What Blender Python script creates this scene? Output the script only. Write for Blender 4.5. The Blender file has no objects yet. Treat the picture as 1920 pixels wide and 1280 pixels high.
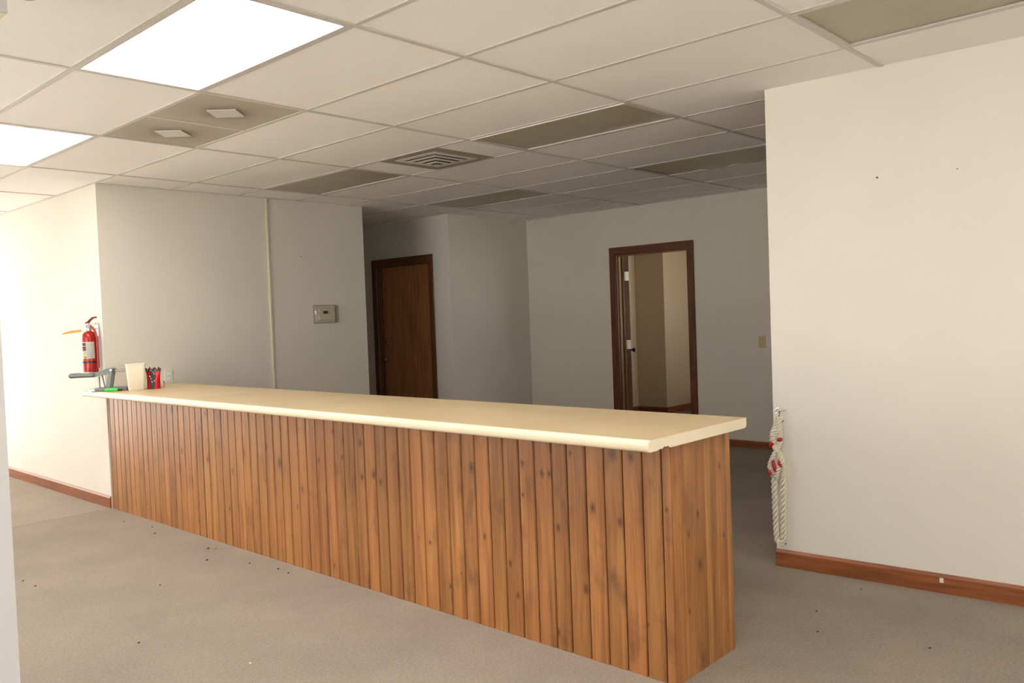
import bpy, bmesh, math, random
from mathutils import Vector, Matrix
random.seed(7)
SC = bpy.context.scene
COL = SC.collection
PI = math.pi

# ------------------------------------------------------------------ camera, world, exposure
def camera():
    f, yaw, pitch, roll = 1568.31, 0.746704, -0.0311438, -0.0365694
    cy, sy, cp, sp = math.cos(yaw), math.sin(yaw), math.cos(pitch), math.sin(pitch)
    fwd = Vector((cp*cy, cp*sy, sp)); right = Vector((sy, -cy, 0)); up = right.cross(fwd)
    r = math.cos(roll)*right + math.sin(roll)*up
    u = -math.sin(roll)*right + math.cos(roll)*up
    m = Matrix((r, u, -fwd)).transposed().to_4x4()
    m.translation = (-2.01444, -2.68245, 1.40579)
    cd = bpy.data.cameras.new('camera'); cd.sensor_width = 36.0; cd.lens = f/1920*36.0
    cd.clip_start = 0.05; cd.clip_end = 100
    co = bpy.data.objects.new('camera', cd); co.matrix_world = m; COL.objects.link(co); SC.camera = co
camera()
SKY_STRENGTH = 7.0
LAMP_STRENGTH = 16.0
SC.view_settings.view_transform = 'Standard'
SC.view_settings.look = 'None'
SC.view_settings.gamma = 1.0
SC.view_settings.use_curve_mapping = False
SC.view_settings.exposure = -0.14
SC.cycles.diffuse_bounces = 7
SC.cycles.sample_clamp_indirect = 0.0
W = bpy.data.worlds.new('overcast_sky'); SC.world = W; W.use_nodes = True
W.node_tree.nodes['Background'].inputs[0].default_value = (1.0, 0.98, 0.945, 1)
W.node_tree.nodes['Background'].inputs[1].default_value = SKY_STRENGTH
SUN = bpy.data.lights.new('sun', 'SUN'); SUN.energy = 56.0; SUN.angle = math.radians(0.6); SUN.color = (1.0, 0.97, 0.92)
so = bpy.data.objects.new('sun', SUN); so.rotation_euler = (math.radians(-25), math.radians(28), 0); COL.objects.link(so)   # high, from behind the building: lights the pavement outside and a strip of floor inside the entry
def portal(name, loc, rot, sx, sy):
    l = bpy.data.lights.new(name, 'AREA'); l.shape = 'RECTANGLE'; l.size = sx; l.size_y = sy
    l.cycles.is_portal = True
    o = bpy.data.objects.new(name, l); o.location = loc; o.rotation_euler = rot; COL.objects.link(o)

# ------------------------------------------------------------------ helpers
def bm_box(bm, x0, x1, y0, y1, z0, z1):
    if x0 > x1: x0, x1 = x1, x0
    if y0 > y1: y0, y1 = y1, y0
    if z0 > z1: z0, z1 = z1, z0
    v = [bm.verts.new((x, y, z)) for z in (z0, z1) for y in (y0, y1) for x in (x0, x1)]
    for f in ((0, 2, 3, 1), (4, 5, 7, 6), (0, 1, 5, 4), (1, 3, 7, 5), (3, 2, 6, 7), (2, 0, 4, 6)):
        bm.faces.new([v[i] for i in f])
def boxes(*bs):
    bm = bmesh.new()
    for b in bs: bm_box(bm, *b)
    return bm
def rbox(x0, x1, y0, y1, z0, z1, r=0.004, seg=2):
    bm = boxes((x0, x1, y0, y1, z0, z1))
    bmesh.ops.bevel(bm, geom=bm.edges[:], offset=r, segments=seg, affect='EDGES', profile=0.5)
    return bm
def bm_prism(bm, pts, axis, a0, a1):
    """polygon pts in the two other axes, extruded along axis"""
    def P(p, a):
        q = list(p); q.insert(axis, a); return q
    n = len(pts)
    A = [bm.verts.new(P(p, a0)) for p in pts]; B = [bm.verts.new(P(p, a1)) for p in pts]
    bm.faces.new(A[::-1]); bm.faces.new(B)
    for i in range(n):
        j = (i+1) % n; bm.faces.new((A[i], A[j], B[j], B[i]))
def prism(pts, axis, a0, a1):
    bm = bmesh.new(); bm_prism(bm, pts, axis, a0, a1); bmesh.ops.recalc_face_normals(bm, faces=bm.faces[:]); return bm
def lathe(prof, n=24, center=(0, 0, 0), bm=None):
    bm = bm or bmesh.new(); rings = []
    cx, cy, cz = center
    for r, z in prof:
        if r < 1e-6: rings.append([bm.verts.new((cx, cy, cz+z))])
        else: rings.append([bm.verts.new((cx+r*math.cos(2*PI*i/n), cy+r*math.sin(2*PI*i/n), cz+z)) for i in range(n)])
    for a, b in zip(rings, rings[1:]):
        for i in range(n):
            j = (i+1) % n
            if len(a) == 1 and len(b) == 1: continue
            if len(a) == 1: bm.faces.new((a[0], b[i], b[j]))
            elif len(b) == 1: bm.faces.new((a[i], a[j], b[0]))
            else: bm.faces.new((a[i], a[j], b[j], b[i]))
    bmesh.ops.recalc_face_normals(bm, faces=bm.faces[:])
    return bm
def tube(path, r, n=8, bm=None, cap=True):
    bm = bm or bmesh.new(); path = [Vector(p) for p in path]; m = len(path)
    rr = r if isinstance(r, (list, tuple)) else [r]*m
    T = [(path[min(i+1, m-1)]-path[max(i-1, 0)]).normalized() for i in range(m)]
    ref = Vector((0, 0, 1)) if abs(T[0].z) < 0.9 else Vector((1, 0, 0))
    N = (ref - T[0]*ref.dot(T[0])).normalized(); rings = []
    for i in range(m):
        N = (N - T[i]*N.dot(T[i])).normalized(); B = T[i].cross(N)
        rings.append([bm.verts.new(path[i] + rr[i]*(math.cos(2*PI*k/n)*N + math.sin(2*PI*k/n)*B)) for k in range(n)])
    for a, b in zip(rings, rings[1:]):
        for k in range(n):
            j = (k+1) % n; bm.faces.new((a[k], a[j], b[j], b[k]))
    if cap:
        bm.faces.new(rings[0][::-1]); bm.faces.new(rings[-1])
    return bm
def rope(path, R, r, pitch, strands=3, n=6, bm=None, phase=0.0):
    """strands laid helically round a path"""
    bm = bm or bmesh.new(); path = [Vector(p) for p in path]
    d = [0.0]
    for a, b in zip(path, path[1:]): d.append(d[-1]+(b-a).length)
    L = d[-1]; m = max(6, int(L/pitch*12)); pts = []
    for i in range(m+1):
        s = L*i/m; k = 0
        while k < len(d)-2 and d[k+1] < s: k += 1
        t = (s-d[k])/max(1e-9, d[k+1]-d[k]); pts.append((path[k].lerp(path[k+1], t), s))
    T = [(pts[min(i+1, m)][0]-pts[max(i-1, 0)][0]).normalized() for i in range(m+1)]
    N = Vector((1, 0, 0)); N = (N - T[0]*N.dot(T[0])).normalized(); fr = []
    for i in range(m+1):
        N = (N - T[i]*N.dot(T[i])).normalized(); fr.append((N.copy(), T[i].cross(N)))
    for q in range(strands):
        pl = []
        for (p, s), (n_, b_) in zip(pts, fr):
            a = phase + 2*PI*(s/pitch + q/strands); pl.append(p + R*(math.cos(a)*n_ + math.sin(a)*b_))
        tube(pl, r, n, bm)
    return bm
def obj(name, bm, mat, parent=None, smooth=False, kind=None, loc=None):
    me = bm
    if isinstance(bm, bmesh.types.BMesh):
        me = bpy.data.meshes.new(name); bm.to_mesh(me); bm.free()
        if smooth:
            for p in me.polygons: p.use_smooth = True
            if smooth != 'all':
                try: me.set_sharp_from_angle(angle=math.radians(40))
                except Exception: pass
        me.materials.append(mat)
    o = bpy.data.objects.new(name, me); COL.objects.link(o)
    if parent: o.parent = parent
    if kind: o['kind'] = kind
    if loc: o.location = loc
    return o
def tag(o, label, cat, group=None):
    o['label'] = label; o['category'] = cat
    if group: o['group'] = group
    return o
def thing(name, label, cat, loc=(0, 0, 0), rz=0.0, group=None):
    o = bpy.data.objects.new(name, None); o.empty_display_size = 0.1; COL.objects.link(o)
    o.location = loc; o.rotation_euler = (0, 0, rz)
    return tag(o, label, cat, group)
def struct_empty(name, loc=(0, 0, 0)):
    o = bpy.data.objects.new(name, None); o.empty_display_size = 0.1; COL.objects.link(o); o.location = loc
    o['kind'] = 'structure'; return o

# ------------------------------------------------------------------ materials
class NT:
    def __init__(s, name, rough=0.6, color=(0.8, 0.8, 0.8), metal=0.0, spec=None):
        s.m = bpy.data.materials.new(name); s.m.use_nodes = True; s.t = s.m.node_tree
        s.b = s.t.nodes['Principled BSDF']; s.b.inputs['Roughness'].default_value = rough
        s.b.inputs['Base Color'].default_value = (*color, 1); s.b.inputs['Metallic'].default_value = metal
        if spec is not None: s.b.inputs['Specular IOR Level'].default_value = spec
    def n(s, typ, **kw):
        nd = s.t.nodes.new(typ)
        for k, v in kw.items(): setattr(nd, k, v)
        return nd
    def l(s, a, b): s.t.links.new(a, b)
    def math(s, op, a, b=None, c=None):
        nd = s.n('ShaderNodeMath', operation=op)
        for i, v in enumerate((a, b, c)):
            if v is None: continue
            if isinstance(v, (int, float)): nd.inputs[i].default_value = v
            else: s.l(v, nd.inputs[i])
        return nd.outputs[0]
    def noise(s, vec, scale, detail=2, rough=0.5):
        nd = s.n('ShaderNodeTexNoise'); nd.inputs['Scale'].default_value = scale
        nd.inputs['Detail'].default_value = detail; nd.inputs['Roughness'].default_value = rough
        if vec is not None: s.l(vec, nd.inputs['Vector'])
        return nd.outputs['Fac']
    def pos(s): return s.n('ShaderNodeNewGeometry').outputs['Position']
    def ramp(s, fac, stops):
        nd = s.n('ShaderNodeValToRGB'); e = nd.color_ramp.elements
        while len(e) > 1: e.remove(e[-1])
        e[0].position = stops[0][0]; e[0].color = (*stops[0][1], 1)
        for p, c in stops[1:]:
            k = e.new(p); k.color = (*c, 1)
        s.l(fac, nd.inputs['Fac']); return nd.outputs['Color']
    def mix(s, fac, a, b, blend='MIX'):
        nd = s.n('ShaderNodeMix', data_type='RGBA', blend_type=blend)
        for i, v in ((0, fac), (6, a), (7, b)):
            if isinstance(v, (int, float)): nd.inputs[i].default_value = v
            elif isinstance(v, tuple): nd.inputs[i].default_value = (*v, 1)
            else: s.l(v, nd.inputs[i])
        return nd.outputs[2]
    def base(s, c): s.l(c, s.b.inputs['Base Color'])
    def bump(s, h, strength=0.2, dist=0.002):
        nd = s.n('ShaderNodeBump'); nd.inputs['Strength'].default_value = strength; nd.inputs['Distance'].default_value = dist
        s.l(h, nd.inputs['Height']); s.l(nd.outputs['Normal'], s.b.inputs['Normal'])
def plain(name, color, rough=0.5, metal=0.0, var=0.06, scale=30.0, spec=None):
    t = NT(name, rough, color, metal, spec)
    f = t.noise(t.pos(), scale, 3)
    lo = tuple(c*(1-var) for c in color); hi = tuple(min(1, c*(1+var)) for c in color)
    t.base(t.ramp(f, [(0.3, lo), (0.7, hi)])); return t.m
def paint(name, color):
    t = NT(name, 0.62, color, 0, 0.25)
    p = t.pos(); big = t.noise(p, 1.3, 3); fine = t.noise(p, 260, 2)
    c1 = tuple(c*0.97 for c in color); c2 = tuple(min(1, c*1.02) for c in color)
    t.base(t.ramp(big, [(0.3, c1), (0.7, c2)])); t.bump(fine, 0.12, 0.001); return t.m
M = {}
M['paint'] = paint('cream_wall_paint', (0.70, 0.665, 0.60))
M['paint_white'] = paint('white_wall_paint', (0.48, 0.472, 0.46))
M['paint_room'] = paint('tan_wall_paint', (0.64, 0.51, 0.355))
def tile_mat(name, color, dark):
    t = NT(name, 0.9, color, 0, 0.1); p = t.pos()
    f = t.noise(p, 420, 2, 0.6); v = t.n('ShaderNodeTexVoronoi'); v.inputs['Scale'].default_value = 130; t.l(p, v.inputs['Vector'])
    pit = t.math('LESS_THAN', v.outputs['Distance'], 0.16)
    big = t.noise(p, 1.1, 3)
    c = t.ramp(big, [(0.3, tuple(x*0.96 for x in color)), (0.7, color)])
    c = t.mix(t.math('MULTIPLY', pit, 0.4), c, dark); t.base(c); t.bump(f, 0.25, 0.002); return t
M['tile'] = tile_mat('ceiling_tile_fibre', (0.86, 0.835, 0.80), (0.34, 0.30, 0.26)).m
def dirty_tile(name, cx, cy, cz):
    t = tile_mat(name, (0.55, 0.50, 0.42), (0.25, 0.22, 0.18))
    base = t.b.inputs['Base Color'].links[0].from_socket
    co = t.n('ShaderNodeTexCoord').outputs['Object']; ln = t.n('ShaderNodeVectorMath', operation='LENGTH')
    t.l(co, ln.inputs[0]); d = ln.outputs['Value']
    nz = t.math('MULTIPLY', t.math('SUBTRACT', t.noise(co, 7, 3), 0.5), 0.12)
    soot = t.ramp(t.math('ADD', d, nz), [(0.09, (0.9,)*3), (0.17, (0.45,)*3), (0.32, (0.22,)*3), (0.45, (0.12,)*3)])
    t.base(t.mix(soot, base, (0.26, 0.225, 0.18))); return t.m
M['dirty_tile'] = dirty_tile('sooty_ceiling_tile', 0, 0, 0)
M['tee'] = plain('white_grid_metal', (0.56, 0.535, 0.495), 0.45, 0, 0.03)
M['deck'] = plain('dark_plenum', (0.10, 0.09, 0.08), 0.9)
M['fixture'] = plain('white_enamel', (0.75, 0.73, 0.68), 0.35, 0, 0.03)
def lens_mat():
    t = NT('unlit_prismatic_lens', 0.35, (0.33, 0.29, 0.19), 0, 0.4); p = t.pos()
    v = t.n('ShaderNodeTexVoronoi'); v.inputs['Scale'].default_value = 90; t.l(p, v.inputs['Vector'])
    t.base(t.ramp(t.noise(p, 3, 3), [(0.3, (0.36, 0.32, 0.225)), (0.7, (0.42, 0.38, 0.275))])); t.bump(v.outputs['Distance'], 0.4, 0.003); return t.m
M['lens_dark'] = lens_mat()
def lit():
    t = NT('lit_fluorescent_lens', 0.5, (0.9, 0.9, 0.88)); p = t.pos()
    v = t.n('ShaderNodeTexVoronoi'); v.inputs['Scale'].default_value = 90; t.l(p, v.inputs['Vector']); t.bump(v.outputs['Distance'], 0.3, 0.003)
    t.b.inputs['Emission Color'].default_value = (1.0, 0.955, 0.87, 1); t.b.inputs['Emission Strength'].default_value = LAMP_STRENGTH; return t.m
M['lens_lit'] = lit()
def carpet(name, c):
    t = NT(name, 1.0, c, 0, 0.05); p = t.pos()
    a = t.noise(p, 130, 4, 0.75); b = t.noise(p, 1.6, 4, 0.6); d = t.noise(p, 70, 3, 0.7)
    k = lambda s: tuple(x*s for x in c)
    c1 = t.ramp(a, [(0.28, k(0.55)), (0.5, k(1.0)), (0.72, k(1.42))])
    c2 = t.mix(0.6, c1, t.ramp(d, [(0.3, k(0.8)), (0.7, k(1.2))]))
    c3 = t.mix(1.0, c2, t.ramp(b, [(0.3, (0.88, 0.87, 0.86)), (0.7, (1.06, 1.05, 1.04))]), 'MULTIPLY')
    t.base(c3); t.bump(a, 0.7, 0.006); return t.m
M['carpet'] = carpet('taupe_loop_carpet', (0.335, 0.288, 0.245))
M['carpet2'] = carpet('pale_taupe_loop_carpet', (0.37, 0.32, 0.275))
def pine(name, across):
    t = NT(name, 0.38, (0.4, 0.18, 0.06), 0, 0.42)
    co = t.n('ShaderNodeTexCoord').outputs['Object']; sp = t.n('ShaderNodeSeparateXYZ'); t.l(co, sp.inputs[0])
    w = sp.outputs[across]; z = sp.outputs[2]
    rnd = t.n('ShaderNodeObjectInfo').outputs['Random']
    dark = None; push = None
    for k in (1, 2):
        at = t.n('ShaderNodeAttribute', attribute_type='OBJECT', attribute_name='knot%d' % k)
        ks = t.n('ShaderNodeSeparateXYZ'); t.l(at.outputs['Vector'], ks.inputs[0])
        r = t.math('MAXIMUM', ks.outputs[2], 0.0005)
        dw = t.math('DIVIDE', t.math('SUBTRACT', w, ks.outputs[0]), r)
        dz = t.math('DIVIDE', t.math('SUBTRACT', z, ks.outputs[1]), t.math('MULTIPLY', r, 1.7))
        d = t.math('SQRT', t.math('ADD', t.math('MULTIPLY', dw, dw), t.math('MULTIPLY', dz, dz)))
        nz = t.math('MULTIPLY', t.math('SUBTRACT', t.noise(co, 60, 3), 0.5), 0.9)
        d = t.math('ADD', d, nz)
        core = t.math('SUBTRACT', 1.0, t.math('SMOOTH_MIN', t.math('MULTIPLY', d, 0.75), 1.0, 0.3)); core = t.math('MAXIMUM', core, 0.0)
        g = t.math('EXPONENT', t.math('MULTIPLY', t.math('MULTIPLY', d, d), -0.10))
        sg = t.math('MULTIPLY', t.math('MULTIPLY', g, t.math('SIGN', dw)), t.math('MULTIPLY', r, 0.8))
        dark = core if dark is None else t.math('MAXIMUM', dark, core)
        halo = g if k == 1 else t.math('MAXIMUM', halo, g)
        push = sg if push is None else t.math('ADD', push, sg)
    ww = t.math('ADD', w, push)
    def vec(sw, sz):
        c = t.n('ShaderNodeCombineXYZ'); t.l(t.math('MULTIPLY', ww, sw), c.inputs[0]); t.l(t.math('MULTIPLY', z, sz), c.inputs[1])
        t.l(t.math('MULTIPLY', rnd, 97.0), c.inputs[2]); return c.outputs[0]
    broad = t.noise(vec(26, 1.1), 1.0, 3, 0.55); fine = t.noise(vec(170, 3.5), 1.0, 4, 0.65); blot = t.noise(vec(9, 4.0), 1.0, 3, 0.6)
    c = t.ramp(broad, [(0.30, (0.20, 0.072, 0.019)), (0.46, (0.36, 0.150, 0.042)), (0.66, (0.50, 0.232, 0.070))])
    c = t.mix(0.35, c, t.ramp(fine, [(0.32, (0.20, 0.07, 0.02)), (0.62, (0.52, 0.25, 0.085))]))
    c = t.mix(t.math('MULTIPLY', t.ramp(blot, [(0.56, (0, 0, 0)), (0.74, (1, 1, 1))]), 0.75), c, (0.17, 0.075, 0.032))
    hs = t.n('ShaderNodeHueSaturation'); t.l(c, hs.inputs['Color'])
    t.l(t.math('ADD', 0.494, t.math('MULTIPLY', rnd, 0.007)), hs.inputs['Hue'])
    wn = t.n('ShaderNodeTexWhiteNoise', noise_dimensions='1D'); t.l(rnd, wn.inputs['W'])
    t.l(t.math('ADD', 0.72, t.math('MULTIPLY', wn.outputs['Value'], 0.26)), hs.inputs['Value'])
    c = hs.outputs['Color']
    c = t.mix(t.math('MULTIPLY', halo, 0.30), c, (0.26, 0.11, 0.035))
    c = t.mix(t.math('MULTIPLY', dark, 0.95), c, (0.052, 0.026, 0.014))
    t.base(c); t.bump(fine, 0.15, 0.001)
    t.l(t.math('ADD', 0.30, t.math('MULTIPLY', fine, 0.2)), t.b.inputs['Roughness'])
    return t.m
M['pine_front'] = pine('stained_knotty_pine', 1)
M['pine_end'] = pine('stained_knotty_pine_end', 0)
def darkwood(name, c, rough=0.35, axis=2):
    t = NT(name, rough, c, 0, 0.4); p = t.pos(); mp = t.n('ShaderNodeMapping'); sc = [14, 14, 14]; sc[axis] = 0.9
    mp.inputs['Scale'].default_value = sc; t.l(p, mp.inputs['Vector'])
    f = t.noise(mp.outputs[0], 3.0, 5, 0.6)
    t.base(t.ramp(f, [(0.3, tuple(x*0.62 for x in c)), (0.5, c), (0.72, tuple(x*1.35 for x in c))])); t.bump(f, 0.1, 0.001); return t.m
M['door'] = darkwood('brown_door_veneer', (0.38, 0.17, 0.065))
M['casing'] = darkwood('dark_door_casing', (0.125, 0.045, 0.019))
M['casing_h'] = darkwood('dark_door_casing_head', (0.125, 0.045, 0.019), axis=1)
M['stop'] = darkwood('light_jamb_wood', (0.24, 0.125, 0.045))
M['base_y'] = darkwood('reddish_baseboard_wood', (0.25, 0.080, 0.027), 0.4, 1)
M['base_x'] = darkwood('reddish_baseboard_wood_b', (0.25, 0.080, 0.027), 0.4, 0)
def laminate():
    t = NT('cream_laminate', 0.32, (0.72, 0.60, 0.38), 0, 0.45); p = t.pos()
    f = t.noise(p, 2.5, 4); g = t.noise(p, 350, 2)
    c = t.ramp(f, [(0.3, (0.585, 0.455, 0.265)), (0.7, (0.645, 0.51, 0.31))]); t.base(c)
    t.l(t.math('ADD', 0.26, t.math('MULTIPLY', t.noise(p, 6, 4), 0.2)), t.b.inputs['Roughness']); return t.m
M['laminate'] = laminate()
M['laminate_edge'] = plain('pale_laminate_edge', (0.76, 0.665, 0.49), 0.3, 0, 0.03, 6, 0.45)
M['particle'] = plain('raw_particle_board', (0.20, 0.10, 0.045), 0.9, 0, 0.3, 200)
M['core'] = plain('dark_counter_core', (0.10, 0.035, 0.013), 0.8, 0, 0.2)
M['chrome'] = plain('chrome', (0.72, 0.71, 0.69), 0.18, 1.0, 0.02)
M['steel'] = plain('brushed_steel', (0.55, 0.54, 0.52), 0.35, 1.0, 0.04)
M['hinge'] = plain('pale_hinge_plate', (0.74, 0.72, 0.64), 0.3, 0.35, 0.04)
M['bronze'] = plain('dark_bronze', (0.035, 0.025, 0.02), 0.35, 0.8)
M['black'] = plain('black_plastic', (0.02, 0.02, 0.02), 0.45)
M['red'] = plain('red_enamel', (0.36, 0.016, 0.013), 0.22, 0, 0.05)
M['darkred'] = plain('dark_red_plastic', (0.20, 0.012, 0.012), 0.35)
M['hose'] = plain('red_rubber_hose', (0.36, 0.05, 0.04), 0.5)
M['label'] = plain('grey_white_label', (0.47, 0.455, 0.41), 0.5, 0, 0.03)
M['ink'] = plain('label_ink', (0.06, 0.06, 0.055), 0.6)
M['inkgrey'] = plain('label_grey_print', (0.33, 0.32, 0.29), 0.6)
M['yellow'] = plain('label_yellow', (0.70, 0.52, 0.04), 0.5)
M['orange'] = plain('orange_card', (0.80, 0.32, 0.06), 0.6)
M['grey_metal'] = plain('grey_green_enamel', (0.155, 0.175, 0.165), 0.42, 0.1)
M['tin'] = plain('pale_tin', (0.62, 0.62, 0.60), 0.35, 0.4)
M['bar'] = plain('olive_bar', (0.30, 0.27, 0.20), 0.45, 0.3)
M['green'] = plain('bright_green_plastic', (0.03, 0.62, 0.06), 0.35)
M['white_plastic'] = plain('white_plastic', (0.66, 0.66, 0.64), 0.4, 0, 0.02)
M['ivory'] = plain('ivory_plastic', (0.66, 0.60, 0.43), 0.42, 0, 0.03)
M['conduit'] = plain('ivory_raceway', (0.66, 0.61, 0.47), 0.45, 0, 0.03)
M['guard_rim'] = plain('smoky_clear_rim', (0.46, 0.42, 0.36), 0.3)
M['old_ivory'] = plain('yellowed_ivory_plastic', (0.56, 0.46, 0.24), 0.45)
M['lcd'] = plain('lcd_dark', (0.018, 0.016, 0.008), 0.25)
M['rope'] = plain('cream_rope_fibre', (0.66, 0.60, 0.48), 0.8, 0, 0.14, 140)
M['tape'] = plain('red_tape', (0.38, 0.012, 0.022), 0.4)
M['crumb'] = plain('dark_dirt', (0.03, 0.025, 0.02), 0.9)
M['pale_crumb'] = plain('pale_lint', (0.7, 0.68, 0.64), 0.9)
M['vent'] = plain('white_vent_enamel', (0.62, 0.59, 0.53), 0.4, 0, 0.04)
M['vent_dark'] = plain('vent_throat', (0.015, 0.014, 0.013), 0.9)
M['vent_panel'] = plain('dusty_tan_panel', (0.29, 0.25, 0.19), 0.7, 0, 0.1, 8)
M['concrete'] = plain('outdoor_concrete', (0.50, 0.49, 0.475), 0.9)
def canister():
    t = NT('milky_plastic', 0.4, (0.76, 0.71, 0.58)); t.base(t.ramp(t.noise(t.pos(), 12, 2), [(0.3, (0.73, 0.68, 0.55)), (0.7, (0.78, 0.73, 0.61))]))
    t.b.inputs['Subsurface Weight'].default_value = 0.25; t.b.inputs['Subsurface Radius'].default_value = (0.02, 0.018, 0.012); return t.m
M['canister'] = canister()
def clear():
    m = bpy.data.materials.new('clear_acrylic'); m.use_nodes = True; t = m.node_tree; t.nodes.clear()
    o = t.nodes.new('ShaderNodeOutputMaterial'); mx = t.nodes.new('ShaderNodeMixShader'); tr = t.nodes.new('ShaderNodeBsdfTransparent'); g = t.nodes.new('ShaderNodeBsdfGlossy')
    mx.inputs[0].default_value = 0.06
    tr.inputs[0].default_value = (0.985, 0.985, 0.98, 1); g.inputs['Roughness'].default_value = 0.08
    t.links.new(tr.outputs[0], mx.inputs[1]); t.links.new(g.outputs[0], mx.inputs[2]); t.links.new(mx.outputs[0], o.inputs[0]); return m
M['clear'] = clear()

# ------------------------------------------------------------------ dimensions
H = 2.554
XL, XBR, YG, XG, XD1, XF = -3.3, 0.628, 4.133, 3.20, 4.374, 5.679
YB, YS, YH = -4.9, 8.2, 7.4
YR = -0.65
TH = 0.12
U = [-0.58 + 0.6*(i) for i in range(0)]
UX = {-1: -0.58, 0: 0.016, 1: 0.616, 2: 1.22, 3: 1.833, 4: 2.426, 5: 3.032, 6: 3.645, 7: 4.251}
VY = {-1: -1.239, 0: -0.026, 1: 1.21, 2: 2.457, 3: 3.695}
for i in range(-2, -7, -1): UX[i] = UX[i+1]-0.606
for i in range(8, 11): UX[i] = UX[i-1]+0.608
for i in (-2, -3, -4): VY[i] = VY[i+1]-1.23
for i in (4, 5, 6, 7): VY[i] = VY[i-1]+1.23

# ------------------------------------------------------------------ floor and walls
obj('floor', boxes((XL, 9.4, YB, 4.118, -0.05, 0), (XBR, 9.4, 4.118, YS, -0.05, 0)), M['carpet'], kind='structure')
obj('floor_entry', boxes((XL, XBR, 4.118, YS, -0.05, 0.002)), M['carpet2'], kind='structure')
obj('floor_outside', boxes((-14, 20, YS+0.13, 26, -0.3, -0.1), (-16, XL-0.13, -14, 26, -0.3, -0.1), (XL-0.13, 20, -16, YB-0.13, -0.3, -0.1)), M['concrete'], kind='structure')

def wall(name, axis, pos0, pos1, a0, a1, holes=(), mat='paint', z1=H+0.12):
    """axis 'x': plane of constant x from pos0..pos1, running a0..a1 in y"""
    bm = bmesh.new(); cuts = sorted(holes); cur = a0
    def put(p, q, z0, zz):
        if q-p < 1e-4 or zz-z0 < 1e-4: return
        if axis == 'x': bm_box(bm, pos0, pos1, p, q, z0, zz)
        else: bm_box(bm, p, q, pos0, pos1, z0, zz)
    for (h0, h1, hz0, hz1) in cuts:
        put(cur, h0, 0, z1); put(h0, h1, 0, hz0); put(h0, h1, hz1, z1); cur = h1
    put(cur, a1, 0, z1)
    return obj(name, bm, M[mat], kind='structure')
# partition on the right, a touch out of square
XR0, XR1 = 2.235, 2.235 + 0.0577*(YR-YB)
bm = bmesh.new(); bm_prism(bm, [(XR0, YR), (XR0+TH, YR), (XR1+TH, YB), (XR1, YB)], 2, 0, H+0.12); bmesh.ops.recalc_face_normals(bm, faces=bm.faces[:])
wall_right = obj('wall_right', bm, M['paint'], kind='structure')
D1 = (4.477, 5.436, 0.0, 2.06)       # door 1 opening (y0,y1,z0,z1)
D2 = (1.892, 2.825, 0.0, 2.05)
wall_middle = wall('wall_middle', 'y', YG, YG+TH, XBR+TH, XG)
wall('wall_hall', 'x', XG-TH, XG, YG+TH, YH)
wall('wall_door', 'x', XD1, XD1+TH, YG+TH, YH, [D1])
wall('wall_inner', 'y', YG-0.005, YG+TH, XD1, XF)
wall('wall_far', 'x', XF, XF+TH, YB, YG+TH, [D2])
wall('wall_hall_end', 'y', YH, YH+TH, XG-TH, XD1+TH)
wall_left = wall('wall_left', 'x', XBR, XBR+TH, YG, YS)
WIN_A = (0.5, 3.6, 0.35, 2.30); WIN_B = (-3.6, -2.2, 0.35, 2.30); ADDED_WIN_E = (-2.0, 0.2, 0.35, 2.30); WIN_C = (-2.9, 0.55, 0.08, 2.45)
wall('wall_street', 'x', XL-TH, XL, YB, YS, [WIN_B, WIN_A])
wall('wall_entry', 'y', YS, YS+TH, XL-TH, XBR+TH, [WIN_C])
wall('wall_back', 'y', YB-TH, YB, XL-TH, XF+TH, [ADDED_WIN_E])
wall('wall_near', 'y', -1.24, -1.12, XL, -1.605, mat='paint_white')
# room beyond the open door
wall('wall_room_side', 'x', 7.68, 7.78, 3.47, 3.93, mat='paint_room')
wall('wall_room_end', 'y', 3.47, 3.57, 7.78, 9.4, mat='paint_room')
wall('wall_room_left', 'y', 3.93, 4.03, XF+TH, 7.78, mat='paint_room')
WIN_D = (6.2, 8.6, 0.8, 2.2)
wall('wall_room_right', 'y', 0.3, 0.42, XF+TH, 9.4, [WIN_D], mat='paint_room')
wall('wall_room_far', 'x', 9.3, 9.4, 0.42, 3.47, mat='paint_room')

# windows out of shot, placed and sized for their light: frame, mullions, pane, sill
def window(name, axis, pos, a0, a1, z0, z1, nm):
    e = struct_empty(name)
    def bx(p, q, r0, r1, w0, w1):
        return (w0, w1, p, q, r0, r1) if axis == 'x' else (p, q, w0, w1, r0, r1)
    fr = [bx(a0, a1, z0, z0+0.05, pos-0.03, pos+0.03), bx(a0, a1, z1-0.05, z1, pos-0.03, pos+0.03)]
    for i in range(nm+1):
        c = a0+0.025 + (a1-a0-0.05)*i/nm; fr.append(bx(c-0.025, c+0.025, z0+0.05, z1-0.05, pos-0.03, pos+0.03))
    obj('window_frame', boxes(*fr), M['steel'], e)
    for i in range(nm):
        c0 = a0+0.05+(a1-a0-0.05)*i/nm; c1 = a0+(a1-a0-0.05)*(i+1)/nm
        obj('pane', boxes(bx(c0, c1, z0+0.05, z1-0.05, pos-0.003, pos+0.003)), M['clear'], e)
window('window_1', 'x', XL-0.08, *WIN_A, 2)
window('window_2', 'x', XL-0.08, *WIN_B, 2)
window('window_3', 'y', YS+0.08, *WIN_C, 3)
window('added_window_5', 'y', YB-0.08, *ADDED_WIN_E, 2)  # unseen, added to brighten the walls that face the back wall
window('window_4', 'y', 0.36, *WIN_D, 2)
portal('window_portal_a', (XL-0.13, (WIN_A[0]+WIN_A[1])/2, 1.325), (0, -PI/2, 0), 1.95, WIN_A[1]-WIN_A[0])
portal('window_portal_b', (XL-0.13, (WIN_B[0]+WIN_B[1])/2, 1.325), (0, -PI/2, 0), 1.95, WIN_B[1]-WIN_B[0])
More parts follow.
